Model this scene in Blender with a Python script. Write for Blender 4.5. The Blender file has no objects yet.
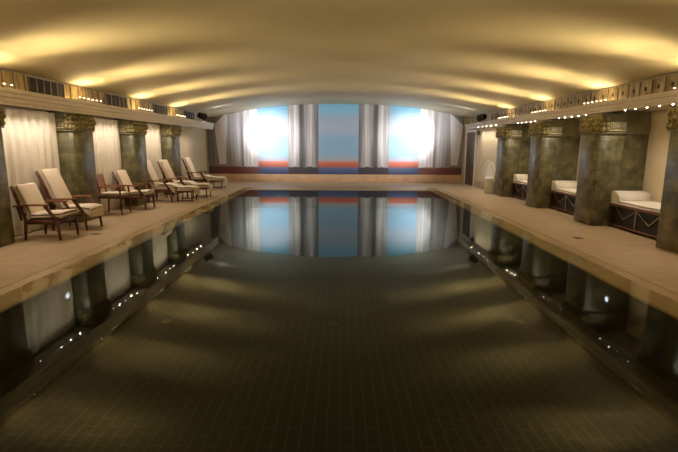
import bpy, bmesh, math, random
from mathutils import Vector, Matrix, Euler, noise
random.seed(7)
PI = math.pi
SC = bpy.context.scene
COL = SC.collection

# ------------------------------------------------------------------ dimensions (metres; camera foot at the origin)
F_PX = 457.0
EYE = 1.62
Y_NEAR, Y_FAR = -2.6, 20.35
POOL_L, POOL_R, POOL_N, POOL_F = -3.40, 3.30, 1.30, 17.0
POOL_D = 0.72
COPE = 0.46
PIER_FAR = [7.37, 10.06, 12.75, 15.44]
PIER_LEN = 0.73
PIER_LX, PIER_RX = -5.38, 5.17
CORN_L, CORN_R = -5.12, 5.13
FRZ_L, FRZ_R = -5.45, 5.43
WALL_L, WALL_NICHE, WALL_R = -5.92, 6.18, 5.36
Z_CORN = 2.46
END_L, END_R = 18.75, 19.55
Z_FRZ = 2.80
RISE = 0.57
CX = 0.5 * (FRZ_L + FRZ_R)
HALF = 0.5 * (FRZ_R - FRZ_L)

# ------------------------------------------------------------------ node material helpers
def new_mat(name):
    m = bpy.data.materials.new(name)
    m.use_nodes = True
    nt = m.node_tree
    return m, nt, nt.nodes['Principled BSDF'], nt.nodes, nt.links

def col(c):
    return (c[0], c[1], c[2], 1.0)

def plain(name, c, rough=0.5, metal=0.0, var=0.12, scale=8.0, bump=0.0, bscale=60.0, spec=0.5):
    m, nt, b, N, L = new_mat(name)
    b.inputs['Roughness'].default_value = rough
    b.inputs['Metallic'].default_value = metal
    b.inputs['Specular IOR Level'].default_value = spec
    tc = N.new('ShaderNodeTexCoord')
    nz = N.new('ShaderNodeTexNoise'); nz.inputs['Scale'].default_value = scale; nz.inputs['Detail'].default_value = 4
    L.new(tc.outputs['Object'], nz.inputs['Vector'])
    r = N.new('ShaderNodeValToRGB')
    r.color_ramp.elements[0].position = 0.3; r.color_ramp.elements[1].position = 0.7
    r.color_ramp.elements[0].color = col([x * (1 - var) for x in c])
    r.color_ramp.elements[1].color = col([min(1, x * (1 + var)) for x in c])
    L.new(nz.outputs['Fac'], r.inputs['Fac']); L.new(r.outputs['Color'], b.inputs['Base Color'])
    if bump:
        n2 = N.new('ShaderNodeTexNoise'); n2.inputs['Scale'].default_value = bscale; n2.inputs['Detail'].default_value = 3
        L.new(tc.outputs['Object'], n2.inputs['Vector'])
        bp = N.new('ShaderNodeBump'); bp.inputs['Strength'].default_value = bump; bp.inputs['Distance'].default_value = 0.01
        L.new(n2.outputs['Fac'], bp.inputs['Height']); L.new(bp.outputs['Normal'], b.inputs['Normal'])
    return m

def wood(name, c1, c2, rough=0.35):
    m, nt, b, N, L = new_mat(name)
    b.inputs['Roughness'].default_value = rough
    tc = N.new('ShaderNodeTexCoord')
    mp = N.new('ShaderNodeMapping'); mp.inputs['Scale'].default_value = (6, 40, 40)
    nz = N.new('ShaderNodeTexNoise'); nz.inputs['Scale'].default_value = 1.0; nz.inputs['Detail'].default_value = 5
    L.new(tc.outputs['Object'], mp.inputs['Vector']); L.new(mp.outputs['Vector'], nz.inputs['Vector'])
    r = N.new('ShaderNodeValToRGB')
    r.color_ramp.elements[0].position = 0.32; r.color_ramp.elements[1].position = 0.68
    r.color_ramp.elements[0].color = col(c1); r.color_ramp.elements[1].color = col(c2)
    L.new(nz.outputs['Fac'], r.inputs['Fac']); L.new(r.outputs['Color'], b.inputs['Base Color'])
    return m

def emit(name, c, s):
    m = bpy.data.materials.new(name); m.use_nodes = True
    nt = m.node_tree; nt.nodes.clear()
    e = nt.nodes.new('ShaderNodeEmission'); o = nt.nodes.new('ShaderNodeOutputMaterial')
    e.inputs['Color'].default_value = col(c); e.inputs['Strength'].default_value = s
    nt.links.new(e.outputs[0], o.inputs['Surface'])
    return m

def tiled(name, c1, c2, joint, w, h, jw, rough, offset=0.5, noise_amt=0.35, nscale=6.0, bump=0.25, rand=False, metal=0.0, bias=0.0, swap=False, spec=0.5, smooth=0.1):
    """stone or ceramic tiles laid out on the UV map (metres)"""
    m, nt, b, N, L = new_mat(name)
    b.inputs['Roughness'].default_value = rough
    b.inputs['Metallic'].default_value = metal
    b.inputs['Specular IOR Level'].default_value = spec
    tc = N.new('ShaderNodeTexCoord')
    vec = tc.outputs['UV']
    if rand:
        oi = N.new('ShaderNodeObjectInfo')
        mu = N.new('ShaderNodeVectorMath'); mu.operation = 'SCALE'; mu.inputs[0].default_value = (7.3, 11.1, 0)
        L.new(oi.outputs['Random'], mu.inputs['Scale'])
        ad = N.new('ShaderNodeVectorMath'); L.new(vec, ad.inputs[0]); L.new(mu.outputs[0], ad.inputs[1])
        vec = ad.outputs[0]
    if swap:
        mp = N.new('ShaderNodeMapping'); mp.inputs['Rotation'].default_value = (0, 0, PI / 2)
        L.new(vec, mp.inputs['Vector']); vec = mp.outputs[0]
    br = N.new('ShaderNodeTexBrick')
    br.offset = offset; br.squash = 1.0
    br.inputs['Scale'].default_value = 1.0
    br.inputs['Brick Width'].default_value = w; br.inputs['Row Height'].default_value = h
    br.inputs['Mortar Size'].default_value = jw; br.inputs['Mortar Smooth'].default_value = smooth
    br.inputs['Bias'].default_value = bias
    br.inputs['Color1'].default_value = col(c1); br.inputs['Color2'].default_value = col(c2); br.inputs['Mortar'].default_value = col(joint)
    L.new(vec, br.inputs['Vector'])
    nz = N.new('ShaderNodeTexNoise'); nz.inputs['Scale'].default_value = nscale; nz.inputs['Detail'].default_value = 6
    L.new(vec, nz.inputs['Vector'])
    mr = N.new('ShaderNodeMapRange'); mr.inputs['From Min'].default_value = 0.3; mr.inputs['From Max'].default_value = 0.7
    mr.inputs['To Min'].default_value = 1 - noise_amt; mr.inputs['To Max'].default_value = 1 + noise_amt
    L.new(nz.outputs['Fac'], mr.inputs['Value'])
    mx = N.new('ShaderNodeVectorMath'); mx.operation = 'SCALE'
    L.new(br.outputs['Color'], mx.inputs[0]); L.new(mr.outputs[0], mx.inputs['Scale'])
    L.new(mx.outputs[0], b.inputs['Base Color'])
    bp = N.new('ShaderNodeBump'); bp.inputs['Strength'].default_value = bump; bp.inputs['Distance'].default_value = 0.01
    inv = N.new('ShaderNodeMath'); inv.operation = 'SUBTRACT'; inv.inputs[0].default_value = 1.0
    L.new(br.outputs['Fac'], inv.inputs[1])
    L.new(inv.outputs[0], bp.inputs['Height']); L.new(bp.outputs['Normal'], b.inputs['Normal'])
    return m

M = {}
M['ceiling'] = plain('warm plaster', (0.80, 0.72, 0.50), 0.75, var=0.03, scale=1.5)
M['cornice'] = plain('painted plaster moulding', (0.62, 0.54, 0.44), 0.55, var=0.05)
M['wall'] = plain('cream wall paint', (0.64, 0.53, 0.35), 0.6, var=0.04, scale=2)
M['baseboard'] = plain('beige stone skirting', (0.50, 0.38, 0.26), 0.4, var=0.08)
M['plinth'] = plain('peach stone', (0.70, 0.45, 0.27), 0.25, var=0.1, scale=3)
M['deck'] = tiled('beige stone deck', (0.48, 0.355, 0.215), (0.455, 0.335, 0.20), (0.395, 0.29, 0.17), 0.9, 0.6, 0.004, 0.42, noise_amt=0.10, nscale=5, bump=0.05)
M['coping'] = tiled('wet beige coping stone', (0.46, 0.34, 0.18), (0.42, 0.31, 0.17), (0.3, 0.22, 0.12), 0.9, 1.2, 0.004, 0.3, noise_amt=0.12, nscale=4, bump=0.05)
M['pooltile'] = tiled('dark green pool tile', (0.0008, 0.0022, 0.0010), (0.0012, 0.0030, 0.0014), (0.038, 0.056, 0.040), 0.24, 0.108, 0.006, 0.5, noise_amt=0.25, nscale=2.5, bump=0.05, swap=True)
M['poolwall'] = tiled('dark pool wall tile', (0.0020, 0.0025, 0.0016), (0.003, 0.0036, 0.0022), (0.010, 0.011, 0.008), 0.30, 0.145, 0.006, 0.5, noise_amt=0.25, nscale=2.5, bump=0.05)
M['stone'] = tiled('green brown slate cladding', (0.195, 0.172, 0.086), (0.110, 0.102, 0.053), (0.075, 0.067, 0.038), 0.26, 0.20, 0.004, 0.36, noise_amt=0.45, nscale=5, bump=0.3, rand=True)
M['stoneband'] = plain('plain green stone', (0.22, 0.205, 0.115), 0.4, var=0.2, scale=5)
M['carving'] = plain('gilded green carved stone', (0.26, 0.215, 0.085), 0.45, metal=0.1, var=0.5, scale=22, bump=0.6, bscale=40)
M['flute'] = plain('pale green fluted stone', (0.50, 0.46, 0.28), 0.4, var=0.2, scale=20)
M['curtain'] = plain('cream curtain cloth', (0.74, 0.67, 0.56), 0.85, var=0.04, bump=0.2, bscale=200)
M['cushion'] = plain('cream cushion fabric', (0.78, 0.65, 0.52), 0.9, var=0.05, bump=0.25, bscale=180)
M['mattress'] = plain('white mattress fabric', (0.82, 0.76, 0.66), 0.85, var=0.04, bump=0.2, bscale=150)
M['teak'] = wood('reddish teak', (0.075, 0.020, 0.008), (0.17, 0.052, 0.020))
M['armwood'] = wood('light polished teak', (0.24, 0.085, 0.030), (0.36, 0.15, 0.055), 0.3)
M['darkwood'] = wood('dark stained wood', (0.030, 0.012, 0.007), (0.060, 0.024, 0.012), 0.4)
M['panel'] = plain('black lacquered panel', (0.010, 0.007, 0.006), 0.5, var=0.1)
M['railwood'] = wood('brown rail wood', (0.15, 0.07, 0.038), (0.23, 0.11, 0.06), 0.35)
M['doorwood'] = wood('brown door veneer', (0.075, 0.045, 0.026), (0.11, 0.066, 0.040), 0.45)
M['white'] = plain('white gloss paint', (0.80, 0.76, 0.68), 0.4, var=0.03)
M['rattan'] = plain('white woven cane', (0.93, 0.93, 0.95), 0.5, var=0.04, scale=40, bump=0.4, bscale=60)
M['steel'] = plain('brushed steel', (0.55, 0.53, 0.50), 0.35, 1.0, var=0.06)
M['wire'] = plain('dull grey metal rod', (0.55, 0.48, 0.40), 0.4, 0.6, var=0.05)
M['black'] = plain('black metal', (0.010, 0.010, 0.011), 0.45, var=0.1)
M['vent'] = plain('dark vent interior', (0.022, 0.018, 0.022), 0.6, var=0.2)
M['bars'] = plain('pale bronze bars', (0.36, 0.29, 0.20), 0.35, 0.5, var=0.1)
M['drain'] = plain('white drain cover', (0.10, 0.11, 0.09), 0.5, var=0.05)
M['drainhole'] = plain('dark drain grate', (0.10, 0.07, 0.05), 0.5, 0.4, var=0.2)
M['greybox'] = plain('grey plastic', (0.22, 0.18, 0.13), 0.5, var=0.1)
M['bulb'] = emit('halogen bulb', (1.0, 0.80, 0.50), 9.0)
M['downbulb'] = emit('downlight bulb', (1.0, 0.90, 0.76), 90.0)
M['floodlens'] = emit('floodlight lens', (0.92, 0.95, 1.0), 25.0)
M['poolbulb'] = emit('underwater lamp lens', (0.72, 0.86, 1.0), 1.0)

def frieze_mat(name, a, b_, c_):
    """aged gilt panels: streaky vertical mottling"""
    m, nt, b, N, L = new_mat(name)
    b.inputs['Roughness'].default_value = 0.42; b.inputs['Metallic'].default_value = 0.35
    tc = N.new('ShaderNodeTexCoord')
    mp = N.new('ShaderNodeMapping'); mp.inputs['Scale'].default_value = (9, 9, 3)
    nz = N.new('ShaderNodeTexNoise'); nz.inputs['Scale'].default_value = 1.0; nz.inputs['Detail'].default_value = 5; nz.inputs['Distortion'].default_value = 0.8
    L.new(tc.outputs['Object'], mp.inputs['Vector']); L.new(mp.outputs[0], nz.inputs['Vector'])
    r = N.new('ShaderNodeValToRGB'); e = r.color_ramp.elements
    e[0].position = 0.30; e[0].color = col(a); e[1].position = 0.70; e[1].color = col(c_)
    x = e.new(0.5); x.color = col(b_)
    L.new(nz.outputs['Fac'], r.inputs['Fac']); L.new(r.outputs['Color'], b.inputs['Base Color'])
    return m
M['frieze_l'] = frieze_mat('aged gilt frieze', (0.22, 0.13, 0.045), (0.50, 0.36, 0.13), (0.62, 0.48, 0.22))
M['frieze_r'] = frieze_mat('bronzed gilt frieze', (0.12, 0.08, 0.042), (0.36, 0.26, 0.12), (0.54, 0.43, 0.23))

def water_mat():
    m = bpy.data.materials.new('pool water'); m.use_nodes = True
    nt = m.node_tree; N, L = nt.nodes, nt.links; N.clear()
    o = N.new('ShaderNodeOutputMaterial'); mix = N.new('ShaderNodeMixShader')
    t = N.new('ShaderNodeBsdfTransparent'); t.inputs['Color'].default_value = (0.96, 0.97, 0.93, 1)
    g = N.new('ShaderNodeBsdfGlossy'); g.inputs['Roughness'].default_value = 0.0; g.inputs['Color'].default_value = (0.87, 0.95, 0.89, 1)
    fr = N.new('ShaderNodeFresnel'); fr.inputs['IOR'].default_value = 1.25
    tc = N.new('ShaderNodeTexCoord')
    mp = N.new('ShaderNodeMapping'); mp.inputs['Scale'].default_value = (1.0, 2.2, 1)
    nz = N.new('ShaderNodeTexNoise'); nz.inputs['Scale'].default_value = 2.6; nz.inputs['Detail'].default_value = 2.0
    bp = N.new('ShaderNodeBump'); bp.inputs['Strength'].default_value = 0.08; bp.inputs['Distance'].default_value = 0.006
    L.new(tc.outputs['Object'], mp.inputs['Vector']); L.new(mp.outputs[0], nz.inputs['Vector'])
    L.new(nz.outputs['Fac'], bp.inputs['Height'])
    L.new(bp.outputs[0], g.inputs['Normal']); L.new(bp.outputs[0], fr.inputs['Normal'])
    L.new(fr.outputs[0], mix.inputs['Fac']); L.new(t.outputs[0], mix.inputs[1]); L.new(g.outputs[0], mix.inputs[2])
    L.new(mix.outputs[0], o.inputs['Surface'])
    return m
M['water'] = water_mat()

def mural_mat():
    """painted curtains opening on a sea horizon; mirrored about the middle of the wall"""
    m, nt, b, N, L = new_mat('mural of curtains and sea')
    b.inputs['Roughness'].default_value = 0.55
    tc = N.new('ShaderNodeTexCoord'); sp = N.new('ShaderNodeSeparateXYZ')
    L.new(tc.outputs['Object'], sp.inputs[0])
    def math_(op, a, bb=None, cc=None):
        n = N.new('ShaderNodeMath'); n.operation = op
        for i, v in enumerate((a, bb, cc)):
            if v is None: continue
            if isinstance(v, (int, float)): n.inputs[i].default_value = v
            else: L.new(v, n.inputs[i])
        return n.outputs[0]
    u = math_('ABSOLUTE', sp.outputs['X'])
    z = sp.outputs['Z']
    def ramp(fac, stops, interp='LINEAR'):
        r = N.new('ShaderNodeValToRGB'); r.color_ramp.interpolation = interp
        e = r.color_ramp.elements
        e[0].position = stops[0][0]; e[0].color = stops[0][1]
        e[1].position = stops[-1][0]; e[1].color = stops[-1][1]
        for p, c in stops[1:-1]:
            x = e.new(p); x.color = c
        L.new(fac, r.inputs['Fac'])
        return r
    def s(r, g, bl, a=1.0):
        f = lambda c: ((c / 255) / 12.92 if c / 255 <= 0.04045 else ((c / 255 + 0.055) / 1.055) ** 2.4)
        return (f(r), f(g), f(bl), a)
    ZM = 3.2
    # sea, sunset band, sky
    nzz = N.new('ShaderNodeTexNoise'); nzz.inputs['Scale'].default_value = 1.4; nzz.inputs['Detail'].default_value = 3
    mpz = N.new('ShaderNodeMapping'); mpz.inputs['Scale'].default_value = (0.25, 1, 2.2)
    L.new(tc.outputs['Object'], mpz.inputs[0]); L.new(mpz.outputs[0], nzz.inputs['Vector'])
    zf = math_('ADD', math_('DIVIDE', z, ZM), math_('MULTIPLY', math_('SUBTRACT', nzz.outputs['Fac'], 0.5), 0.025))
    sky = ramp(zf, [(0.0, s(72, 84, 128)), (0.085, s(104, 116, 152)), (0.105, s(190, 104, 84)), (0.165, s(226, 130, 104)),
                    (0.185, s(186, 180, 188)), (0.27, s(150, 186, 212)), (0.48, s(146, 182, 210)), (0.60, s(176, 186, 204)),
                    (0.74, s(168, 184, 202)), (0.86, s(140, 192, 218)), (1.0, s(130, 188, 214))])
    # curtains across the wall
    UM = 5.8
    g_ = lambda v, a=1.0: s(v, int(v * .965), int(v * .95), a)
    cur = ramp(math_('DIVIDE', u, UM),
               [(0.0, g_(200, 0)), (0.150, g_(200, 0)), (0.153, g_(118)), (0.185, g_(196)), (0.235, g_(182)), (0.262, g_(150)), (0.275, g_(86)), (0.292, g_(96)), (0.300, g_(176)),
                (0.345, g_(206)), (0.378, g_(170)), (0.382, g_(200, 0)), (0.600, g_(200, 0)), (0.615, g_(232)), (0.705, g_(226)),
                (0.725, g_(150)), (0.75, g_(190)), (0.80, g_(164)), (0.87, g_(142)), (1.0, g_(120))])
    mps = N.new('ShaderNodeMapping'); mps.inputs['Scale'].default_value = (7.0, 1, 0.22)
    nzs = N.new('ShaderNodeTexNoise'); nzs.inputs['Scale'].default_value = 1.0; nzs.inputs['Detail'].default_value = 4; nzs.inputs['Roughness'].default_value = 0.6
    cmb = N.new('ShaderNodeCombineXYZ'); L.new(u, cmb.inputs[0]); L.new(z, cmb.inputs[2])
    L.new(cmb.outputs[0], mps.inputs[0]); L.new(mps.outputs[0], nzs.inputs['Vector'])
    mr = N.new('ShaderNodeMapRange'); mr.inputs['From Min'].default_value = 0.33; mr.inputs['From Max'].default_value = 0.67
    mr.inputs['To Min'].default_value = 0.50; mr.inputs['To Max'].default_value = 1.34
    L.new(nzs.outputs['Fac'], mr.inputs['Value'])
    cs = N.new('ShaderNodeVectorMath'); cs.operation = 'SCALE'
    L.new(cur.outputs['Color'], cs.inputs[0]); L.new(mr.outputs[0], cs.inputs['Scale'])
    # pale slanting gathered curtain near the outer edge: 4.95 < u - 0.11*z' < 5.35, only below a slanting top
    wa = math_('ADD', u, math_('MULTIPLY', z, 0.06))
    wedge = math_('MULTIPLY', math_('GREATER_THAN', wa, 4.98), math_('LESS_THAN', math_('SUBTRACT', u, math_('MULTIPLY', z, 0.10)), 5.20))
    wedge = math_('MULTIPLY', wedge, math_('LESS_THAN', z, math_('SUBTRACT', 7.0, math_('MULTIPLY', u, 0.90))))
    wedge = math_('MULTIPLY', wedge, math_('GREATER_THAN', z, 0.42))
    mw = N.new('ShaderNodeMix'); mw.data_type = 'RGBA'
    L.new(wedge, mw.inputs[0]); L.new(cs.outputs[0], mw.inputs[6]); mw.inputs[7].default_value = g_(222)
    # dark feet of the curtains, red-brown at the outer ones
    foot_h = math_('ADD', 0.16, math_('MULTIPLY', nzs.outputs['Fac'], 0.30))
    foot = math_('LESS_THAN', z, foot_h)
    fcol = ramp(math_('DIVIDE', u, UM), [(0.0, s(70, 72, 84)), (0.40, s(84, 74, 76)), (0.60, s(128, 82, 76)), (0.80, s(120, 66, 56)), (1.0, s(84, 54, 52))])
    mf = N.new('ShaderNodeMix'); mf.data_type = 'RGBA'
    L.new(foot, mf.inputs[0]); L.new(mw.outputs[2], mf.inputs[6]); L.new(fcol.outputs[0], mf.inputs[7])
    mx = N.new('ShaderNodeMix'); mx.data_type = 'RGBA'
    # the foot of the translucent curtain shows the sea through
    L.new(cur.outputs['Alpha'], mx.inputs[0]); L.new(sky.outputs['Color'], mx.inputs[6]); L.new(mf.outputs[2], mx.inputs[7])
    L.new(mx.outputs[2], b.inputs['Base Color'])
    return m
M['mural'] = mural_mat()

# ------------------------------------------------------------------ mesh helpers
def box(bm, x0, x1, y0, y1, z0, z1, mat=None):
    vs = [bm.verts.new(Vector((x, y, z)) if mat is None else mat @ Vector((x, y, z))) for x in (x0, x1) for y in (y0, y1) for z in (z0, z1)]
    for f in ((0, 1, 3, 2), (4, 6, 7, 5), (0, 4, 5, 1), (2, 3, 7, 6), (0, 2, 6, 4), (1, 5, 7, 3)):
        bm.faces.new([vs[i] for i in f])

def merge(bm, other, mat=None):
    if mat is not None: bmesh.ops.transform(other, matrix=mat, verts=other.verts)
    mp = {v: bm.verts.new(v.co) for v in other.verts}
    for f in other.faces:
        nf = bm.faces.new([mp[v] for v in f.verts]); nf.smooth = f.smooth
    other.free()

def rbox(bm, x0, x1, y0, y1, z0, z1, r=0.02, seg=2, mat=None, fn=None, cuts=0):
    t = bmesh.new()
    box(t, x0, x1, y0, y1, z0, z1)
    if cuts: bmesh.ops.subdivide_edges(t, edges=t.edges[:], cuts=cuts, use_grid_fill=True)
    if cuts:
        ed = [e for e in t.edges if len(e.link_faces) == 2 and e.calc_face_angle(0) > 0.5]
    else: ed = t.edges[:]
    bmesh.ops.bevel(t, geom=ed, offset=r, segments=seg, affect='EDGES', profile=0.5)
    for f in t.faces: f.smooth = True
    if fn:
        for v in t.verts: v.co = fn(v.co.copy())
    merge(bm, t, mat)

def bar(bm, p, q, w, h, up=(0, 0, 1), r=0.0, w2=None, h2=None):
    """rectangular bar from p to q, w across, h along 'up'; can taper"""
    p, q = Vector(p), Vector(q); d = (q - p).normalized()
    side = d.cross(Vector(up))
    if side.length < 1e-5: side = d.cross(Vector((1, 0, 0)))
    side.normalize(); u = side.cross(d).normalized()
    w2 = w if w2 is None else w2; h2 = h if h2 is None else h2
    t = bmesh.new(); vs = []
    for c, a, b in ((p, w, h), (q, w2, h2)):
        for i, j in ((-1, -1), (1, -1), (1, 1), (-1, 1)):
            vs.append(t.verts.new(c + side * (i * a / 2) + u * (j * b / 2)))
    for f in ((3, 2, 1, 0), (4, 5, 6, 7), (0, 1, 5, 4), (1, 2, 6, 5), (2, 3, 7, 6), (3, 0, 4, 7)):
        t.faces.new([vs[k] for k in f])
    if r:
        bmesh.ops.bevel(t, geom=t.edges[:], offset=r, segments=2, affect='EDGES')
        for f in t.faces: f.smooth = True
    merge(bm, t)

def tube(bm, pts, r, n=8):
    pts = [Vector(p) for p in pts]; rings = []
    for i, p in enumerate(pts):
        d = (pts[min(i + 1, len(pts) - 1)] - pts[max(i - 1, 0)]).normalized()
        a = d.cross(Vector((0, 0, 1)))
        if a.length < 1e-4: a = d.cross(Vector((1, 0, 0)))
        a.normalize(); b = d.cross(a)
        rings.append([bm.verts.new(p + (a * math.cos(2 * PI * k / n) + b * math.sin(2 * PI * k / n)) * r) for k in range(n)])
    for A, B in zip(rings, rings[1:]):
        for k in range(n):
            f = bm.faces.new((A[k], A[(k + 1) % n], B[(k + 1) % n], B[k])); f.smooth = True
    bm.faces.new(rings[0][::-1]); bm.faces.new(rings[-1])

def lathe(bm, prof, n=20, mat=None):
    """prof: list of (radius, z), closed with caps"""
    rings = []
    for r, z in prof:
        ring = []
        for k in range(n):
            c = Vector((r * math.cos(2 * PI * k / n), r * math.sin(2 * PI * k / n), z))
            ring.append(bm.verts.new(c if mat is None else mat @ c))
        rings.append(ring)
    for A, B in zip(rings, rings[1:]):
        for k in range(n):
            f = bm.faces.new((A[k], A[(k + 1) % n], B[(k + 1) % n], B[k])); f.smooth = True
    bm.faces.new(rings[0][::-1]); bm.faces.new(rings[-1])

def blob(bm, c, sx, sy, sz, rot=None, sub=2, jitter=0.0):
    t = bmesh.new(); bmesh.ops.create_icosphere(t, subdivisions=sub, radius=1)
    for v in t.verts:
        if jitter: v.co *= 1 + jitter * noise.noise(v.co * 2.3 + Vector(c) * 9)
        v.co = Vector((v.co.x * sx, v.co.y * sy, v.co.z * sz))
    for f in t.faces: f.smooth = True
    mt = Matrix.Translation(c)
    if rot is not None: mt = mt @ rot.to_matrix().to_4x4()
    merge(bm, t, mt)

def sweep(bm, prof, y0, y1, n=1):
    """prism along y from a closed (x, z) outline"""
    a = [bm.verts.new((x, y0, z)) for x, z in prof]; b = [bm.verts.new((x, y1, z)) for x, z in prof]
    k = len(prof)
    for i in range(k): bm.faces.new((a[i], a[(i + 1) % k], b[(i + 1) % k], b[i]))
    bm.faces.new(a[::-1]); bm.faces.new(b)

def box_uv(bm):
    uv = bm.loops.layers.uv.verify()
    for f in bm.faces:
        n = f.normal; ax = max(range(3), key=lambda i: abs(n[i]))
        for l in f.loops:
            c = l.vert.co
            l[uv].uv = (c.y, c.z) if ax == 0 else (c.x, c.z) if ax == 1 else (c.x, c.y)

def obj(name, bm, mat, parent=None, label=None):
    if len(bm.faces) > 1: bmesh.ops.recalc_face_normals(bm, faces=bm.faces)
    bm.normal_update(); box_uv(bm)
    me = bpy.data.meshes.new(name); bm.to_mesh(me); bm.free()
    me.materials.append(M[mat])
    o = bpy.data.objects.new(name, me); COL.objects.link(o)
    if parent is not None: o.parent = parent
    if label: o['label'] = label
    return o

def tag(o, label, cat, group=None, kind=None):
    o['label'] = label; o['category'] = cat
    if group: o['group'] = group
    if kind: o['kind'] = kind
    return o

def thing(name, label, cat, loc=(0, 0, 0), rz=0.0, group=None, kind=None):
    o = bpy.data.objects.new(name, None); COL.objects.link(o)
    o.empty_display_size = 0.2
    o.location = loc; o.rotation_euler = (0, 0, rz)
    return tag(o, label, cat, group, kind)

def struct(name, bm, mat, parent=None):
    o = obj(name, bm, mat, parent)
    if parent is None: o['kind'] = 'structure'
    return o

KIDS = {}
def dup(root, loc, rz=0.0, label=None, group=None):
    r = root.copy(); COL.objects.link(r); r.location = loc; r.rotation_euler = (0, 0, rz)
    if label: r['label'] = label
    if group: r['group'] = group
    for ch in list(root.children):
        c = ch.copy(); COL.objects.link(c); c.parent = r
        for g in list(ch.children):
            d = g.copy(); COL.objects.link(d); d.parent = c
    return r

NB = bmesh.new
def ceil_z(x):
    r = min(1.0, abs(x - CX) / HALF)
    return Z_FRZ + RISE * (1 - r ** 2.4)

# ------------------------------------------------------------------ room shell
# deck floor: slabs round the basin and its coping
ox0, ox1, oy0, oy1 = POOL_L - COPE, POOL_R + COPE, POOL_N - COPE, POOL_F + COPE
bm = NB()
FX0, FX1 = WALL_L - 0.1, WALL_NICHE + 0.1
for a in ((FX0, ox0, Y_NEAR, Y_FAR + .1), (ox1, FX1, Y_NEAR, Y_FAR + .1), (ox0, ox1, Y_NEAR, oy0), (ox0, ox1, oy1, Y_FAR + .1)):
    box(bm, a[0], a[1], a[2], a[3], -0.12, 0.0)
struct('floor', bm, 'deck')
# coping: gently dished stone lip, drowned along the inner edge by the overflowing water
bm = NB()
def ring_pt(x, y):
    return (x, y)
def cope_strip(bm, p0, p1, inward, length):
    """grid from the outer line p0->p1, stepping 'inward'"""
    n = max(2, int(length / 0.12)); m = 8; rows = []
    for i in range(n + 1):
        t = i / n; row = []
        for j in range(m + 1):
            s = j / m
            base = Vector(p0).lerp(Vector(p1), t) + Vector(inward) * (COPE * s)
            zz = -0.002 - 0.036 * s
            if 0 < j < m: zz += 0.0035 * noise.noise(Vector((base.x * 1.6, base.y * 1.6, 3.1))) + 0.0015 * noise.noise(Vector((base.x * 6, base.y * 6, 1.1)))
            row.append(bm.verts.new((base.x, base.y, zz)))
        rows.append(row)
    for A, B in zip(rows, rows[1:]):
        for j in range(m):
            f = bm.faces.new((A[j], A[j + 1], B[j + 1], B[j])); f.smooth = True
    for A, B in zip(rows, rows[1:]):      # inner nosing
        lo = [bm.verts.new((v.co.x, v.co.y, -0.05)) for v in (A[m], B[m])]
        bm.faces.new((A[m], lo[0], lo[1], B[m]))
g = 0.004
cope_strip(bm, (ox0 + g, oy0, 0), (ox0 + g, oy1, 0), (1, 0, 0), oy1 - oy0)
cope_strip(bm, (ox1 - g, oy0, 0), (ox1 - g, oy1, 0), (-1, 0, 0), oy1 - oy0)
cope_strip(bm, (POOL_L, oy1 - g, 0), (POOL_R, oy1 - g, 0), (0, -1, 0), POOL_R - POOL_L)
cope_strip(bm, (POOL_L, oy0 + g, 0), (POOL_R, oy0 + g, 0), (0, 1, 0), POOL_R - POOL_L)
struct('pool_coping', bm, 'coping')
# basin
bm = NB(); box(bm, POOL_L - .1, POOL_R + .1, POOL_N - .1, POOL_F + .1, -POOL_D - 0.1, -POOL_D)
struct('pool_floor', bm, 'pooltile')
for nm, a in (('pool_wall_left', (POOL_L - .1, POOL_L, POOL_N, POOL_F)), ('pool_wall_right', (POOL_R, POOL_R + .1, POOL_N, POOL_F)),
              ('pool_wall_far', (POOL_L - .1, POOL_R + .1, POOL_F, POOL_F + .1)), ('pool_wall_near', (POOL_L - .1, POOL_R + .1, POOL_N - .1, POOL_N))):
    bm = NB(); box(bm, *a, -POOL_D, -0.05)
    struct(nm, bm, 'poolwall')
bm = NB()
WZ = -0.014
vs = [bm.verts.new(p) for p in ((ox0 + .02, oy0 + .02, WZ), (ox1 - .02, oy0 + .02, WZ), (ox1 - .02, oy1 - .02, WZ), (ox0 + .02, oy1 - .02, WZ))]
bm.faces.new(vs)
w = obj('pool_water', bm, 'water'); tag(w, 'still dark pool water mirroring the ceiling and the mural', 'water', kind='stuff')

# walls
bm = NB(); box(bm, WALL_L - .12, WALL_L, Y_NEAR, Y_FAR, 0, 2.82); struct('wall_left', bm, 'wall')
bm = NB(); box(bm, WALL_NICHE, WALL_NICHE + .12, Y_NEAR, PIER_FAR[3], 0, 2.6); struct('wall_right', bm, 'wall')
bm = NB(); box(bm, WALL_R, WALL_R + .12, PIER_FAR[3] + .06, Y_FAR, 0, 2.45)
box(bm, 5.56, 5.68, END_R, Y_FAR, 2.45, 2.82); struct('wall_right_far', bm, 'wall')
bm = NB(); box(bm, WALL_L - .2, WALL_NICHE + .2, Y_FAR, Y_FAR + .12, 0, 3.6); struct('wall_far', bm, 'wall')
bm = NB(); box(bm, WALL_L - .2, WALL_NICHE + .2, Y_NEAR - .12, Y_NEAR, 0, 3.6); struct('wall_near', bm, 'wall')
# skirtings
bm = NB(); rbox(bm, WALL_R - .02, WALL_R, PIER_FAR[3] + .07, 18.45, 0, 0.30, .006, 1); struct('baseboard_right', bm, 'baseboard')
bm = NB(); rbox(bm, WALL_L, WALL_L + .02, 15.5, Y_FAR - .1, 0, 0.12, .006, 1); struct('baseboard_left', bm, 'baseboard')
# plinth under the mural
bm = NB(); rbox(bm, WALL_L + .02, WALL_R - .01, Y_FAR - .06, Y_FAR, 0, 0.34, .008, 2); struct('trim_1', bm, 'plinth')
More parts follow.
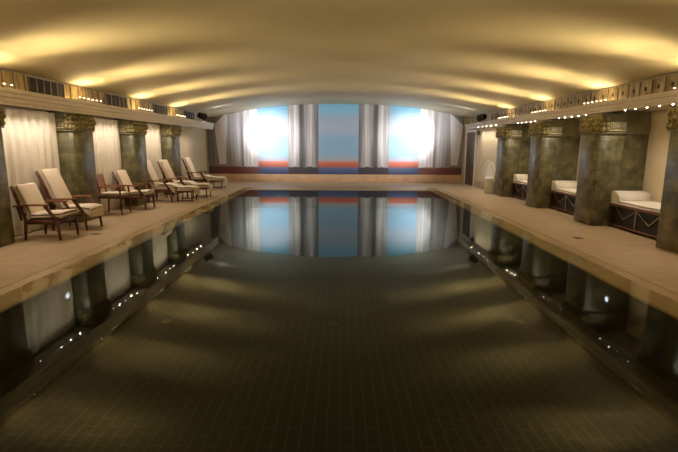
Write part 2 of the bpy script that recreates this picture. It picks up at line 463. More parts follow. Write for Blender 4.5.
# ceiling vault
bm = NB(); rows = []
NX = 72
for i in range(NX + 1):
    x = CX - HALF - .55 + 2 * (HALF + .55) * i / NX
    z = ceil_z(x)
    rows.append([bm.verts.new((x, y, zz)) for y in (Y_NEAR - .1, Y_FAR + .1) for zz in (z, z + .1)])
for A, B in zip(rows, rows[1:]):
    for q in ((0, 2), (3, 1), (2, 3), (1, 0)):
        f = bm.faces.new((A[q[0]], B[q[0]], B[q[1]], A[q[1]]))
        f.smooth = q in ((0, 2), (3, 1))
bm.faces.new((rows[0][0], rows[0][2], rows[0][3], rows[0][1])); bm.faces.new((rows[-1][0], rows[-1][1], rows[-1][3], rows[-1][2]))
struct('ceiling', bm, 'ceiling')

# cornices (moulded beams carrying the uplights) and friezes
def cornice(name, xf, sgn, xwall, zb, rec, yend):
    """sgn = +1: left side, pool towards +x"""
    q = lambda d, z: (xf - sgn * d, z)
    prof = [q(0.05, zb), q(0.05, zb + .045), q(0.035, zb + .05), q(0.035, zb + .11), q(0.015, zb + .125), q(0.015, zb + .18), q(0.0, zb + .195),
            q(0.0, Z_CORN - .012), q(0.012, Z_CORN), (xwall, Z_CORN), (xwall, zb + rec), q(.11, zb + rec), q(.11, zb)]
    bm = NB(); sweep(bm, prof, Y_NEAR, yend)
    return struct(name, bm, 'cornice')
ZB_L, ZB_R = 2.205, 2.285
cornice('cornice_left', CORN_L, 1, WALL_L - .06, ZB_L, .065, END_L)
cornice('cornice_right', CORN_R, -1, WALL_NICHE + .06, ZB_R, .03, END_R)

pier_mid = [y - PIER_LEN / 2 for y in PIER_FAR]
bay_mid = [(PIER_FAR[i] + PIER_FAR[i + 1] - PIER_LEN) / 2 for i in range(3)]
bay_mid = [bay_mid[0] - 2.69] + bay_mid + [bay_mid[2] + 2.69]

VENT_Y = (8.72, 11.40, 14.12, 16.75)
def frieze(name, xf, sgn, mat, left):
    yend = END_L if left else END_R
    bm = NB(); a, b = sorted((xf, xf - sgn * .12)); box(bm, a, b, Y_NEAR, yend, Z_CORN, Z_FRZ)
    o = struct(name, bm, mat)
    # pale upright dividers and the two fillets
    bm = NB()
    y = 0.6; step = 0.269 if left else 0.336
    while y < yend - .05:
        skip = left and any(abs(y - m_) < 0.56 for m_ in VENT_Y)
        if not skip:
            a, b = sorted((xf, xf + sgn * .018)); box(bm, a, b, y - .014, y + .014, Z_CORN + .02, Z_FRZ - .02)
        y += step
    a, b = sorted((xf, xf + sgn * .022))
    box(bm, a, b, Y_NEAR, yend - .005, Z_FRZ - .028, Z_FRZ - .004)
    box(bm, a, b, Y_NEAR, yend - .005, Z_CORN, Z_CORN + .022)
    d = obj('divider', bm, 'bars', o)
    if not left:      # small dark keyhole marks in the panels
        bm = NB(); y = 0.6 + step / 2
        while y < 17:
            rbox(bm, xf - .012, xf + .002, y - .024, y + .024, Z_CORN + .14, Z_CORN + .21, .012, 2); y += step
        obj('keyhole', bm, 'black', o)
    return o
frieze('frieze_left', FRZ_L, 1, 'frieze_l', True)
frieze('frieze_right', FRZ_R, -1, 'frieze_r', False)

# vent grilles in the left frieze
def vent(y, label, group=None):
    t = thing('vent_grille', label, 'vent', (FRZ_L, y, Z_CORN + .022), 0, 'vent grilles in the gilt frieze')
    bm = NB(); box(bm, 0.001, .012, -.50, .50, .012, .285); obj('backing', bm, 'vent', t)
    bm = NB(); 
    for (a, b, c, d) in ((-.52, .52, 0, .014), (-.52, .52, .276, .290)): box(bm, .001, .024, a, b, c, d)
    for a in (-.52, .506): box(bm, .001, .024, a, a + .014, 0, .290)
    obj('vent_frame', bm, 'bars', t)
    for k in range(4):
        bm = NB(); yy = -.30 + k * .20; rbox(bm, .004, .026, yy - .012, yy + .012, .014, .276, .004, 1); obj('upright_bar', bm, 'bars', t)
    return t
vl = ['dark vent grille in the frieze above the two lounge chairs nearest the camera',
      'dark vent grille in the gilt frieze above the upright armchair with the bare wooden back',
      'dark vent grille in the gilt frieze above the two towel-draped chairs between the pillars',
      'farthest dark vent grille, beside the black floodlight on the ledge']
for y, l in zip(VENT_Y, vl):
    vent(y, l)

# ------------------------------------------------------------------ mural
bm = NB(); pts = []
x0, x1 = FRZ_L - .40, 5.30
MZ = 0.345
front, back = [], []
top = []
for i in range(41):
    x = x0 + (x1 - x0) * i / 40
    top.append((x, ceil_z(x) - .003))
out = [(x0, MZ), (x1, MZ)] + top[::-1]
# keep clear of cornice and frieze at the left edge: the mural slips behind the beam's end
fr = [bm.verts.new((x, 0, z - MZ)) for x, z in out]; bk = [bm.verts.new((x, .03, z - MZ)) for x, z in out]
bm.faces.new(fr); bm.faces.new(bk[::-1])
for i in range(len(out)): bm.faces.new((fr[i], bk[i], bk[(i + 1) % len(out)], fr[(i + 1) % len(out)]))
for v in bm.verts: v.co.x += 0.13
mu = obj('mural', bm, 'mural'); mu.location = (-0.13, Y_FAR - .045, MZ)
tag(mu, 'wall-wide mural of painted curtains and a sea horizon at the far end of the pool', 'mural')

# ------------------------------------------------------------------ pillars
def make_pillar(label):
    t = thing('stone_pillar', label, 'pillar', (0, 0, 0), 0, 'stone pillars along the pool', 'thing')
    h = PIER_LEN / 2; H = 2.262
    bm = NB(); rbox(bm, -.50, 0, -h, h, 0, 1.86, .008, 1); obj('shaft', bm, 'stone', t)
    bm = NB(); rbox(bm, -.50, .03, -h - .03, h + .03, 1.86, 1.90, .012, 2); rbox(bm, -.50, .0, -h - .005, h + .005, 1.90, H, .006, 1)
    cap = obj('capital', bm, 'stoneband', t)
    # carved foliage over the pool side and round its corners
    bm = NB(); rnd = random.Random(3)
    for row, (z, n, out_) in enumerate(((1.95, 8, .045), (2.05, 9, .055), (2.15, 8, .045))):
        for k in range(n):
            y = -h - .015 + (2 * h + .03) * (k + .5 * (row % 2) * .6 + .3) / n
            y = min(h + .02, max(-h - .02, y + rnd.uniform(-.012, .012)))
            blob(bm, (out_ * .55, y, z + rnd.uniform(-.015, .015)), .055 + rnd.uniform(-.008, .012), .050, .068, Euler((rnd.uniform(-.5, .5), rnd.uniform(-.3, .3), 0)), 2, .35)
    for s in (-1, 1):
        for k, z in enumerate((1.95, 2.04, 2.13)):
            for j, x in enumerate((-.02, -.11)):
                blob(bm, (x + .01 * k, s * (h + .025), z), .058, .045, .06, Euler((0, rnd.uniform(-.4, .4), 0)), 2, .35)
    obj('carved_leaves', bm, 'carving', cap)
    for s in (-1, 1):
        bm = NB()
        a, b = sorted((s * (h + .004), s * (h + .028)))
        rbox(bm, -.50, -.17, a, b, 2.075, 2.10, .006, 1); rbox(bm, -.50, -.17, a, b, 1.915, 1.945, .006, 1)
        for k in range(9):
            x = -.482 + k * .036
            tube(bm, [(x, s * (h + .008), 1.945), (x, s * (h + .008), 2.075)], .013, 8)
        obj('fluted_band', bm, 'flute', cap)
    return t
ll = ['green-brown stone pillar at the near left edge, beside the low-backed cream lounge chair',
      'green-brown stone pillar on the curtained side, right behind the taller-backed cream lounge chair',
      'green-brown stone pillar on the curtained side, between the lounge chairs and the towel-draped chairs',
      'farthest stone pillar on the curtained side, behind the towel-draped chairs']
rl = ['green-brown stone pillar at the near right edge, in front of the nearest daybed',
      'green-brown stone pillar between the nearest and the middle daybed',
      'green-brown stone pillar between the middle and the farthest daybed',
      'farthest stone pillar on the daybed side, hiding half of the white round-backed chair']
proto = make_pillar(ll[0]); proto.location = (PIER_LX, pier_mid[0], 0)
for i in range(1, 4): dup(proto, (PIER_LX, pier_mid[i], 0), 0, ll[i])
for i in range(4): dup(proto, (PIER_RX, pier_mid[i], 0), PI, rl[i])
# stone cross walls joining the right pillars to the back of the niches
for i in range(4):
    bm = NB(); box(bm, PIER_RX + .502, WALL_NICHE, pier_mid[i] - .30, pier_mid[i] + .30, 0, 1.87)
    o = struct('partition', bm, 'stone')
    bm = NB(); box(bm, PIER_RX + .502, WALL_NICHE, pier_mid[i] - .325, pier_mid[i] + .325, 1.87, 2.13)
    box(bm, PIER_RX + .502, WALL_NICHE, pier_mid[i] - .30, pier_mid[i] + .30, 2.13, 2.305)
    obj('upper_band', bm, 'stoneband', o)

# ------------------------------------------------------------------ curtains
def curtain(y0, y1, label, seed):
    bm = NB(); n = int((y1 - y0) / 0.018); rows = []
    rnd = random.Random(seed); ph = rnd.uniform(0, 6)
    for i in range(n + 1):
        y = y0 + (y1 - y0) * i / n
        row = []
        for j in range(13):
            z = 0.02 + (2.22 - 0.02) * j / 12
            a = 0.6 + 0.4 * noise.noise(Vector((y * 1.7, seed, z * .25)))
            d = .040 * a * math.sin(y * 2 * PI / .21 + ph + 1.1 * noise.noise(Vector((y * 1.3, z * .35, seed))))
            row.append((d, y, z))
        rows.append(row)
    grid = [[[bm.verts.new((r[0] + off, r[1], r[2])) for r in row] for row in rows] for off in (0, -.008)]
    for g_i, G in enumerate(grid):
        for A, B in zip(G, G[1:]):
            for j in range(12):
                f = bm.faces.new((A[j], A[j + 1], B[j + 1], B[j])); f.smooth = True
    F, Bk = grid
    for i in range(n):
        bm.faces.new((F[i][0], F[i + 1][0], Bk[i + 1][0], Bk[i][0])); bm.faces.new((F[i][12], F[i + 1][12], Bk[i + 1][12], Bk[i][12]))
    for i in (0, n):
        for j in range(12): bm.faces.new((F[i][j], F[i][j + 1], Bk[i][j + 1], Bk[i][j]))
    o = obj('curtain', bm, 'curtain'); o.location = (-5.72, 0, 0)
    tag(o, label, 'curtain', 'floor-length cream curtains between the left pillars')
cl = ['cream curtain behind the nearest two lounge chairs', 'cream curtain behind the upright armchair and the cushioned chair beside it',
      'cream curtain behind the two towel-draped chairs between the last pillars', 'narrow cream curtain just past the farthest left pillar']
for i, l in enumerate(cl):
    a = PIER_FAR[i] + .045; b = a + 2.69 - PIER_LEN - .09
    curtain(a, b if i < 3 else a + .72, l, i + 1)

# ------------------------------------------------------------------ lounge chairs
def lounge_chair(label, back_h, waterfall, tilt=None, rear=-.31):
    t = thing('lounge_chair', label, 'chair', (0, 0, 0), 0, 'cream-cushioned wooden chairs along the curtains')
    hw = .265
    fx, rx = .30, rear
    for s in (-1, 1):
        bm = NB(); bar(bm, (fx - .01, s * hw, .34), (fx + .01, s * hw, 0), .045, .050, (1, 0, 0), .006, .030, .032); obj('leg', bm, 'teak', t)
        bm = NB(); bar(bm, (rx + .02, s * hw, .36), (rx - .02, s * hw, 0), .042, .048, (1, 0, 0), .006, .028, .030); obj('leg', bm, 'teak', t)
        # flat armrest on a raking support
        bm = NB()
        def arm(c):
            k = (c.x + .40) / .58
            c.z += .012 * math.sin(k * PI) - .02 * (1 - k)
            c.y += s * .012 * math.sin(k * PI)
            return c
        rbox(bm, -.42, .16, s * (hw + .01) - .038, s * (hw + .01) + .038, .585, .615, .011, 2, None, arm, 6)
        a = obj('armrest', bm, 'armwood', t)
        bm = NB(); bar(bm, (.10, s * hw, .59), (.285, s * hw, .325), .032, .055, (1, 0, 0), .007, .036, .05); obj('arm_support', bm, 'teak', a)
        bm = NB(); bar(bm, (-.36, s * hw, .575), (-.31, s * hw, .335), .028, .040, (1, 0, 0), .006); obj('arm_support', bm, 'teak', a)
    bm = NB()
    for s in (-1, 1):
        bar(bm, (rx, s * (hw - .012), .305), (fx, s * (hw - .012), .315), .028, .075, (0, 0, 1), .006)
    bar(bm, (fx - .01, -hw, .315), (fx - .01, hw, .315), .028, .07, (0, 0, 1), .006)
    bar(bm, (rx + .03, -hw, .305), (rx + .03, hw, .305), .028, .07, (0, 0, 1), .006)
    for k in range(4):
        x = rx + .12 + k * .12; bar(bm, (x, -hw + .01, .335), (x, hw - .01, .335), .04, .014, (0, 0, 1))
    obj('seat_frame', bm, 'teak', t)
    # reclined back
    bot = Vector((-.205, 0, .37)); top = Vector((-.205 - (back_h - .37) * (.46 if tilt is None else tilt), 0, back_h - .03))
    d = (top - bot).normalized()
    bm = NB()
    for s in (-1, 1):
        bar(bm, bot + Vector((-.05, s * .225, -.07)), top + Vector((-.045, s * .225, 0)), .03, .042, (1, 0, 0), .006)
    for k in range(5):
        p = bot.lerp(top, .12 + .21 * k) + Vector((-.045, 0, 0)); bar(bm, p + Vector((0, -.225, 0)), p + Vector((0, .225, 0)), .05 if k < 4 else .07, .016, (1, 0, .4), .003)
    obj('back_frame', bm, 'teak', t)
    ang = math.atan2(d.x, d.z)
    L_ = (top - bot).length
    mt = Matrix.Translation(bot) @ Matrix.Rotation(ang, 4, 'Y')
    bm = NB()
    def puff(c):
        e = (1 - (c.y / .235) ** 2)
        if c.x > .03: c.x += .018 * max(0, e) * math.sin(PI * min(1, max(0, c.z / L_)))
        return c
    rbox(bm, -.025, .085, -.238, .238, .02, L_ + .02, .032, 3, mt, puff, 6)
    obj('back_cushion', bm, 'cushion', t)
    bm = NB()
    xf = fx + (.055 if not waterfall else .10)
    def seat(c):
        k = (c.x - (-.22)) / (xf + .22)
        c.z += .025 * k + .014 * max(0, 1 - (c.y / .24) ** 2) * (1 if c.z > .39 else 0)
        if waterfall:
            q = max(0.0, (c.x - .16) / (xf - .16))
            c.z -= .14 * q * q if c.z < .39 else .05 * q * q * q
        return c
    rbox(bm, -.215, xf, -.248, .248, .343, .445, .036, 3, None, seat, 7)
    obj('seat_cushion', bm, 'cushion', t)
    return t

def upright_chair(label):
    t = thing('armchair', label, 'chair', (0, 0, 0), 0)
    hw, fx, rx = .22, .24, -.24
    for s in (-1, 1):
        bm = NB(); bar(bm, (fx, s * hw, .64), (fx + .015, s * hw, 0), .036, .038, (1, 0, 0), .006, .026, .026); obj('leg', bm, 'teak', t)
        bm = NB(); bar(bm, (rx, s * hw, .44), (rx - .03, s * hw, 0), .036, .038, (1, 0, 0), .006, .026, .026); obj('leg', bm, 'teak', t)
        bm = NB(); rbox(bm, -.29, .30, s * hw - .03, s * hw + .03, .635, .662, .010, 2); obj('armrest', bm, 'armwood', t)
    bm = NB()
    for s in (-1, 1): bar(bm, (rx, s * hw, .41), (fx, s * hw, .41), .026, .06, (0, 0, 1), .005)
    for x in (rx, fx): bar(bm, (x, -hw, .41), (x, hw, .41), .026, .06, (0, 0, 1), .005)
    obj('seat_frame', bm, 'teak', t)
    bm = NB(); rbox(bm, -.235, .262, -.205, .205, .435, .51, .026, 3, None, None, 4); obj('seat_cushion', bm, 'cushion', t)
    bm = NB()
    for s in (-1, 1): bar(bm, (-.235, s * .145, .42), (-.325, s * .145, .92), .032, .036, (1, 0, 0), .006)
    def bend(c):
        c.x += -.235 - (c.z - .42) * .18 - .02 * (1 - (c.y / .2) ** 2); return c
    rbox(bm, -.011, .011, -.145, .145, .60, .925, .006, 2, None, bend, 5)
    b = obj('backrest', bm, 'armwood', t)
    return t

def footstool(label):
    t = thing('footstool', label, 'footstool', (0, 0, 0), 0, 'low wooden footstools under towels')
    for sx in (-1, 1):
        for sy in (-1, 1):
            bm = NB(); bar(bm, (sx * .19, sy * .20, .31), (sx * .21, sy * .21, 0), .034, .034, (1, 0, 0), .005, .026, .026); obj('leg', bm, 'teak', t)
    bm = NB()
    for s in (-1, 1):
        bar(bm, (-.20, s * .20, .295), (.20, s * .20, .295), .024, .05, (0, 0, 1), .004); bar(bm, (s * .19, -.20, .295), (s * .19, .20, .295), .024, .05, (0, 0, 1), .004)
        pass
    obj('stool_frame', bm, 'teak', t)
    for s in (-1, 1):
        bm = NB(); bar(bm, (-.20, s * .205, .05), (.20, s * .205, .05), .020, .024, (0, 0, 1), .004); obj('stretcher', bm, 'teak', t)
    bm = NB(); rbox(bm, -.22, .22, -.225, .225, .32, .395, .028, 3, None, None, 4); obj('cushion', bm, 'cushion', t)
    return t

def towel_mat():
    m, nt, b, N, L = new_mat('patterned white towelling')
    b.inputs['Roughness'].default_value = 0.95
    tc = N.new('ShaderNodeTexCoord')
    vo = N.new('ShaderNodeTexVoronoi'); vo.inputs['Scale'].default_value = 16
    L.new(tc.outputs['Object'], vo.inputs['Vector'])
    r = N.new('ShaderNodeValToRGB'); e = r.color_ramp.elements
    e[0].position = .18; e[0].color = (0.46, 0.38, 0.27, 1); e[1].position = .36; e[1].color = (0.78, 0.70, 0.56, 1)
    L.new(vo.outputs['Distance'], r.inputs['Fac']); L.new(r.outputs[0], b.inputs['Base Color'])
    n2 = N.new('ShaderNodeTexNoise'); n2.inputs['Scale'].default_value = 150
    L.new(tc.outputs['Object'], n2.inputs['Vector'])
    bp = N.new('ShaderNodeBump'); bp.inputs['Strength'].default_value = .4; bp.inputs['Distance'].default_value = .01
    L.new(n2.outputs[0], bp.inputs['Height']); L.new(bp.outputs[0], b.inputs['Normal'])
    return m
M['towel'] = towel_mat()

def towel(loc, path, label, seed, width=.40):
    """cloth draped along a path of (x, z) points, rumpled across"""
    pts = [Vector((x, 0, z)) for x, z in path]
    ln = [0]
    for a, b in zip(pts, pts[1:]): ln.append(ln[-1] + (b - a).length)
    n = int(ln[-1] / .03); m = 16
    def at(s):
        for i in range(len(pts) - 1):
            if s <= ln[i + 1] + 1e-6:
                return pts[i].lerp(pts[i + 1], (s - ln[i]) / (ln[i + 1] - ln[i]))
        return pts[-1]
    P = [at(ln[-1] * i / n) for i in range(n + 1)]
    for _ in range(2): P = [P[0]] + [(P[i - 1] + P[i] * 2 + P[i + 1]) / 4 for i in range(1, n)] + [P[-1]]
    bm = NB(); G = [[], []]
    for i, p in enumerate(P):
        tg = (P[min(i + 1, n)] - P[max(i - 1, 0)]).normalized(); nr = Vector((-tg.z, 0, tg.x))
        if nr.z < -.01: nr = -nr
        if abs(nr.z) < .5 and nr.x < 0: nr = -nr
        ra, rb = [], []
        for j in range(m + 1):
            v = j / m - .5
            rum = .016 + .020 * noise.noise(Vector((i * .16, v * 5.5, seed))) + .008 * noise.noise(Vector((i * .4, v * 12, seed + 3)))
            yy = v * width * (1 + .10 * noise.noise(Vector((i * .2, 0, seed + 7)))) + .02 * noise.noise(Vector((i * .12, v, seed + 5)))
            c = p + nr * max(.002, rum); ra.append(bm.verts.new((c.x, yy, c.z)))
            c = c + nr * .010; rb.append(bm.verts.new((c.x, yy, c.z)))
        G[0].append(ra); G[1].append(rb)
    for K in G:
        for A, B in zip(K, K[1:]):
            for j in range(m):
                f = bm.faces.new((A[j], A[j + 1], B[j + 1], B[j])); f.smooth = True
    for i in range(n):
        for j in (0, m): bm.faces.new((G[0][i][j], G[0][i + 1][j], G[1][i + 1][j], G[1][i][j]))
    for i in (0, n):
        for j in range(m): bm.faces.new((G[0][i][j], G[0][i][j + 1], G[1][i][j + 1], G[1][i][j]))
    o = obj('towel', bm, 'towel'); o.location = loc
    return tag(o, label, 'towel', 'patterned towels over the far chairs')

A = lounge_chair('low-backed wooden lounge chair with cream cushions, right beside the nearest left pillar', .93, False, .38, -.26)
A.location = (-5.07, 7.84, 0)
B = lounge_chair('taller-backed wooden lounge chair with a rounded cream seat, second from the camera', 1.14, True, tilt=.40)
B.location = (-5.10, 8.72, 0)
C = upright_chair('small upright wooden armchair with a bare wooden back and cream seat pad')
C.location = (-5.305, 10.62, 0)
D = lounge_chair('wooden lounge chair with cream cushions beside the upright bare-backed armchair, no towel', 0.96, False, .38)
D.location = (-5.17, 11.52, 0)
E = dup(B, (-5.10, 13.10, 0), 0, 'towel-draped wooden lounge chair nearer the camera, between the last two left pillars')
F = dup(B, (-4.95, 14.02, 0), 0, 'towel-draped wooden lounge chair right in front of the farthest left pillar')
G_ = dup(B, (-5.22, 16.95, 0), 0, 'farthest lounge chair, alone past the last left pillar, with a towel over its footstool')
st = footstool('footstool under the towel of the nearer towel-draped chair'); st.location = (-4.44, 13.10, 0)
dup(st, (-4.29, 14.02, 0), 0, 'footstool under the towel of the chair in front of the farthest left pillar')
dup(st, (-4.58, 16.95, 0), 0, 'footstool in front of the farthest lounge chair')
pathE = [(-.12, .475), (.20, .478), (.36, .465), (.43, .425), (.47, .405), (.62, .405), (.885, .405), (.92, .385), (.93, .30), (.935, .20)]
towel((-5.10, 13.10, 0), pathE, 'rumpled patterned towel over the nearer towel-draped chair and its footstool', 11, .46)
towel((-4.95, 14.02, 0), pathE, 'rumpled patterned towel over the chair in front of the farthest left pillar', 23, .48)
towel((-5.22, 16.95, 0), [(.05, .477), (.25, .478), (.34, .465), (.40, .425), (.44, .405), (.60, .405), (.875, .405), (.91, .385), (.92, .30), (.925, .12)], 'patterned towel over the farthest lounge chair, hanging down its footstool', 31, .44)

# ------------------------------------------------------------------ daybeds in the right niches
def daybed(label):
    """length along y (head at +y), front towards -x; origin on the floor at the head end of the front"""
    t = thing('daybed', label, 'daybed', (0, 0, 0), 0, 'daybeds in the niches')
    W, Ln = .67, 1.68
    for x in (.03, W - .03):
        for y in (-.03, -Ln + .03):
            bm = NB(); rbox(bm, x - .025, x + .025, y - .025, y + .025, 0, .435, .005, 1); obj('leg', bm, 'darkwood', t)
    bm = NB(); rbox(bm, .0, .035, -Ln, 0, .435, .485, .006, 1); rbox(bm, W - .035, W, -Ln, 0, .435, .485, .006, 1)
    rbox(bm, .035, W - .035, -.04, 0, .435, .48, .006, 1); rbox(bm, .035, W - .035, -Ln, -Ln + .04, .435, .48, .006, 1)
    for k in range(7): box(bm, .035, W - .035, -.20 - k * .22, -.12 - k * .22, .445, .465)
    obj('bed_frame', bm, 'railwood', t)
    bm = NB(); rbox(bm, .012, .034, -Ln + .055, -.055, .045, .075, .005, 1); obj('bottom_rail', bm, 'railwood', t)
    bm = NB(); box(bm, .045, .060, -Ln + .02, -.02, .06, .435); obj('front_panel', bm, 'panel', t)
    bm = NB(); x = .026; mid = -Ln / 2
    zz = [(-.20, .415), (-.46, .215), (mid, .425), (-Ln + .46, .215), (-Ln + .20, .415)]
    tube(bm, [(x, y, z) for y, z in zz], .010, 6); tube(bm, [(x, mid, .43), (x, mid, .06)], .011, 6)
    obj('zigzag_rod', bm, 'wire', t)
    bm = NB()
    def soft(c):
        if c.z > .52: c.z += .008 * math.sin(c.y * 3) ** 2
        return c
    rbox(bm, .005, W - .005, -Ln + .01, -.01, .485, .555, .026, 3, None, soft, 6); obj('mattress', bm, 'mattress', t)
    # rolled headrest: quarter-round wedge across the head end
    bm = NB(); prof = []
    for k in range(9):
        a = PI / 2 * k / 8; prof.append((-.012 - .30 * math.sin(a) ** .9 * 1.0, .550 + .185 * math.cos(a)))
    prof = [(-.012, .550)] + prof
    a_ = [bm.verts.new((.012, y, z)) for y, z in prof]; b_ = [bm.verts.new((W - .012, y, z)) for y, z in prof]
    for i in range(len(prof)):
        f = bm.faces.new((a_[i], a_[(i + 1) % len(prof)], b_[(i + 1) % len(prof)], b_[i])); f.smooth = 0 < i < len(prof) - 1
    bm.faces.new(a_[::-1]); bm.faces.new(b_)
    bmesh.ops.bevel(bm, geom=[e for e in bm.edges if e.calc_face_angle(0) > .8], offset=.016, segments=2, affect='EDGES')
    obj('headrest', bm, 'mattress', t)
    return t
dl = ['white-mattressed daybed in the niche nearest the camera, zigzag rods fully in view',
      'white-mattressed daybed in the middle niche, partly hidden by the pillar before it',
      'white-mattressed daybed in the farthest niche, only its head end in view']
d0 = daybed(dl[0])
for i in range(3):
    loc = (5.49, pier_mid[i + 1] - .375, 0)
    if i == 0: d0.location = loc
    else: dup(d0, loc, 0, dl[i])

# ------------------------------------------------------------------ white round-backed wicker chair behind the last right pillar
t = thing('wicker_chair', 'white round-backed wicker chair half hidden behind the farthest right pillar', 'chair', (5.135, 15.92, 0), -PI / 2 - .15)
bm = NB(); lathe(bm, [(.15, .0), (.155, .02), (.135, .20), (.14, .36), (.165, .40), (.165, .42)], 24); obj('skirt', bm, 'rattan', t)
bm = NB(); lathe(bm, [(.15, .42), (.17, .44), (.17, .50), (.13, .545), (.05, .56)], 24); obj('seat_cushion', bm, 'rattan', t)
bm = NB(); n = 22; rows = []
for i in range(n + 1):
    v = i / n; row = []
    for j in range(17):
        s = j / 16 * 2 - 1
        wdt = .19 * math.sqrt(max(0.0, 1 - (v * 1.72 - .72) ** 2)) if v > .42 else .19 * (.60 + .40 * (v / .42))
        wdt = max(wdt, .02)
        y = s * wdt; z = .42 + .66 * v; x = -.15 - .10 * v + .12 * (s * s) * (wdt / .19)
        row.append((x + .006 * math.sin(y * 90) * math.cos(z * 80), y, z))
    rows.append(row)
F2 = [[bm.verts.new(c) for c in r] for r in rows]; B2 = [[bm.verts.new((c[0] - .02, c[1], c[2])) for c in r] for r in rows]
for K in (F2, B2):
    for a, b in zip(K, K[1:]):
        for j in range(16):
            f = bm.faces.new((a[j], a[j + 1], b[j + 1], b[j])); f.smooth = True
for i in range(n):
    for j in (0, 16): bm.faces.new((F2[i][j], F2[i + 1][j], B2[i + 1][j], B2[i][j]))
for i in (0, n):
    for j in range(16): bm.faces.new((F2[i][j], F2[i][j + 1], B2[i][j + 1], B2[i][j]))
obj('round_back', bm, 'rattan', t)
bm = NB(); tube(bm, [(r[0][0] - .01, r[0][1], r[0][2]) for r in rows] + [(r[16][0] - .01, r[16][1], r[16][2]) for r in rows[::-1]], .022, 8); obj('woven_rim', bm, 'rattan', t)

# ------------------------------------------------------------------ door beside the mural
bm = NB()
for a in ((18.46, 18.58), (19.80, 19.92)): rbox(bm, WALL_R - .035, WALL_R, a[0], a[1], 0, 2.27, .006, 1)
rbox(bm, WALL_R - .035, WALL_R, 18.58, 19.80, 2.16, 2.27, .006, 1)
d = struct('door_1', bm, 'white')
bm = NB(); rbox(bm, WALL_R - .022, WALL_R, 18.585, 19.795, .01, 2.155, .004, 1); obj('door_panel', bm, 'doorwood', d)
bm = NB(); tube(bm, [(WALL_R - .022, 18.70, 1.0), (WALL_R - .065, 18.70, 1.0), (WALL_R - .065, 18.82, 1.0)], .009, 8); obj('door_handle', bm, 'steel', d)
bm = NB(); rbox(bm, WALL_R - .10, WALL_R, 18.10, 18.26, 2.03, 2.20, .01, 2); o = obj('wall_box', bm, 'greybox'); tag(o, 'small grey box high on the cream wall beside the brown door', 'wall box')

# ------------------------------------------------------------------ lamps
def spot(name, parent, loc, target, energy, color, size, blend, radius):
    l = bpy.data.lights.new(name, 'SPOT'); l.energy = energy; l.color = color; l.spot_size = math.radians(size); l.spot_blend = blend; l.shadow_soft_size = radius
    o = bpy.data.objects.new(name, l); COL.objects.link(o); o.location = loc
    o.rotation_euler = (Vector(target) - Vector(loc)).to_track_quat('-Z', 'Y').to_euler()
    return o
WARM = (1.0, 0.74, 0.36)
HAL = (1.0, 0.86, 0.70)
UP_E, SPILL_E, FR_E, DOWN_E, FLOOD_E = 138.0, 18.0, 8.0, 17.0, 1500.0

up_proto = None
side_words = {0: 'curtained', 1: 'daybed'}
def uplight(x, y, sgn, label, grp):
    global up_proto
    if up_proto is None:
        t = thing('ledge_uplight', label, 'uplight', (x, y, Z_CORN), 0 if sgn > 0 else PI, grp)
        bm = NB(); lathe(bm, [(.020, 0), (.020, .008), (.008, .010), (.008, .02), (.022, .028), (.026, .052)], 12); obj('housing', bm, 'steel', t)
        bm = NB(); blob(bm, (0, 0, .056), .017, .017, .012, None, 2); obj('bulb', bm, 'bulb', t)
        up_proto = t; return t
    return dup(up_proto, (x, y, Z_CORN), 0 if sgn > 0 else PI, label, grp)
ord_l = ['above the pillar at the near left edge', 'above the left pillar by the taller-backed chair', 'above the left pillar before the towel-draped chairs', 'above the farthest left pillar']
ord_r = ['above the pillar at the near right edge', 'above the pillar between the nearest and middle daybeds', 'above the pillar between the middle and farthest daybeds', 'above the farthest right pillar']
all_mid = [pier_mid[0] - 2.69 * 2, pier_mid[0] - 2.69] + pier_mid
for side, xx, sgn, names in ((0, CORN_L - .05, 1, ord_l), (1, CORN_R + .05, -1, ord_r)):
    for i, y in enumerate(all_mid):
        k = i - 2
        if k >= 0:
            for j in range(6):
                uplight(xx, y - .40 + .16 * j, sgn, 'tiny ledge uplight, one of six ' + names[k], 'six uplights ' + names[k])
        # the beams the row throws on the vault, and its wide spill
        for dy in (-.32, 0, .32):
            spot('uplight_beam', None, (xx + sgn * .01, y + dy, Z_CORN + .07), (xx + sgn * 1.0, y + dy * 1.0, Z_CORN + .07 + .215), UP_E, WARM, 54, 1.0, .03)
            spot('uplight_beam', None, (xx + sgn * .01, y + dy, Z_CORN + .07), (xx + sgn * 1.0, y + dy, Z_CORN + .07 + .48), UP_E * .21, WARM, 62, 1.0, .03)
        spot('uplight_spill', None, (xx, y, Z_CORN + .07), (xx + sgn * .4, y, Z_CORN + .07 + 1.0), SPILL_E, WARM, 165, .6, .04)
        spot('frieze_glow', None, (xx + sgn * .03, y, Z_CORN + .06), (xx - sgn * .4, y, Z_CORN + .16), FR_E, WARM, 150, 1.0, .04)

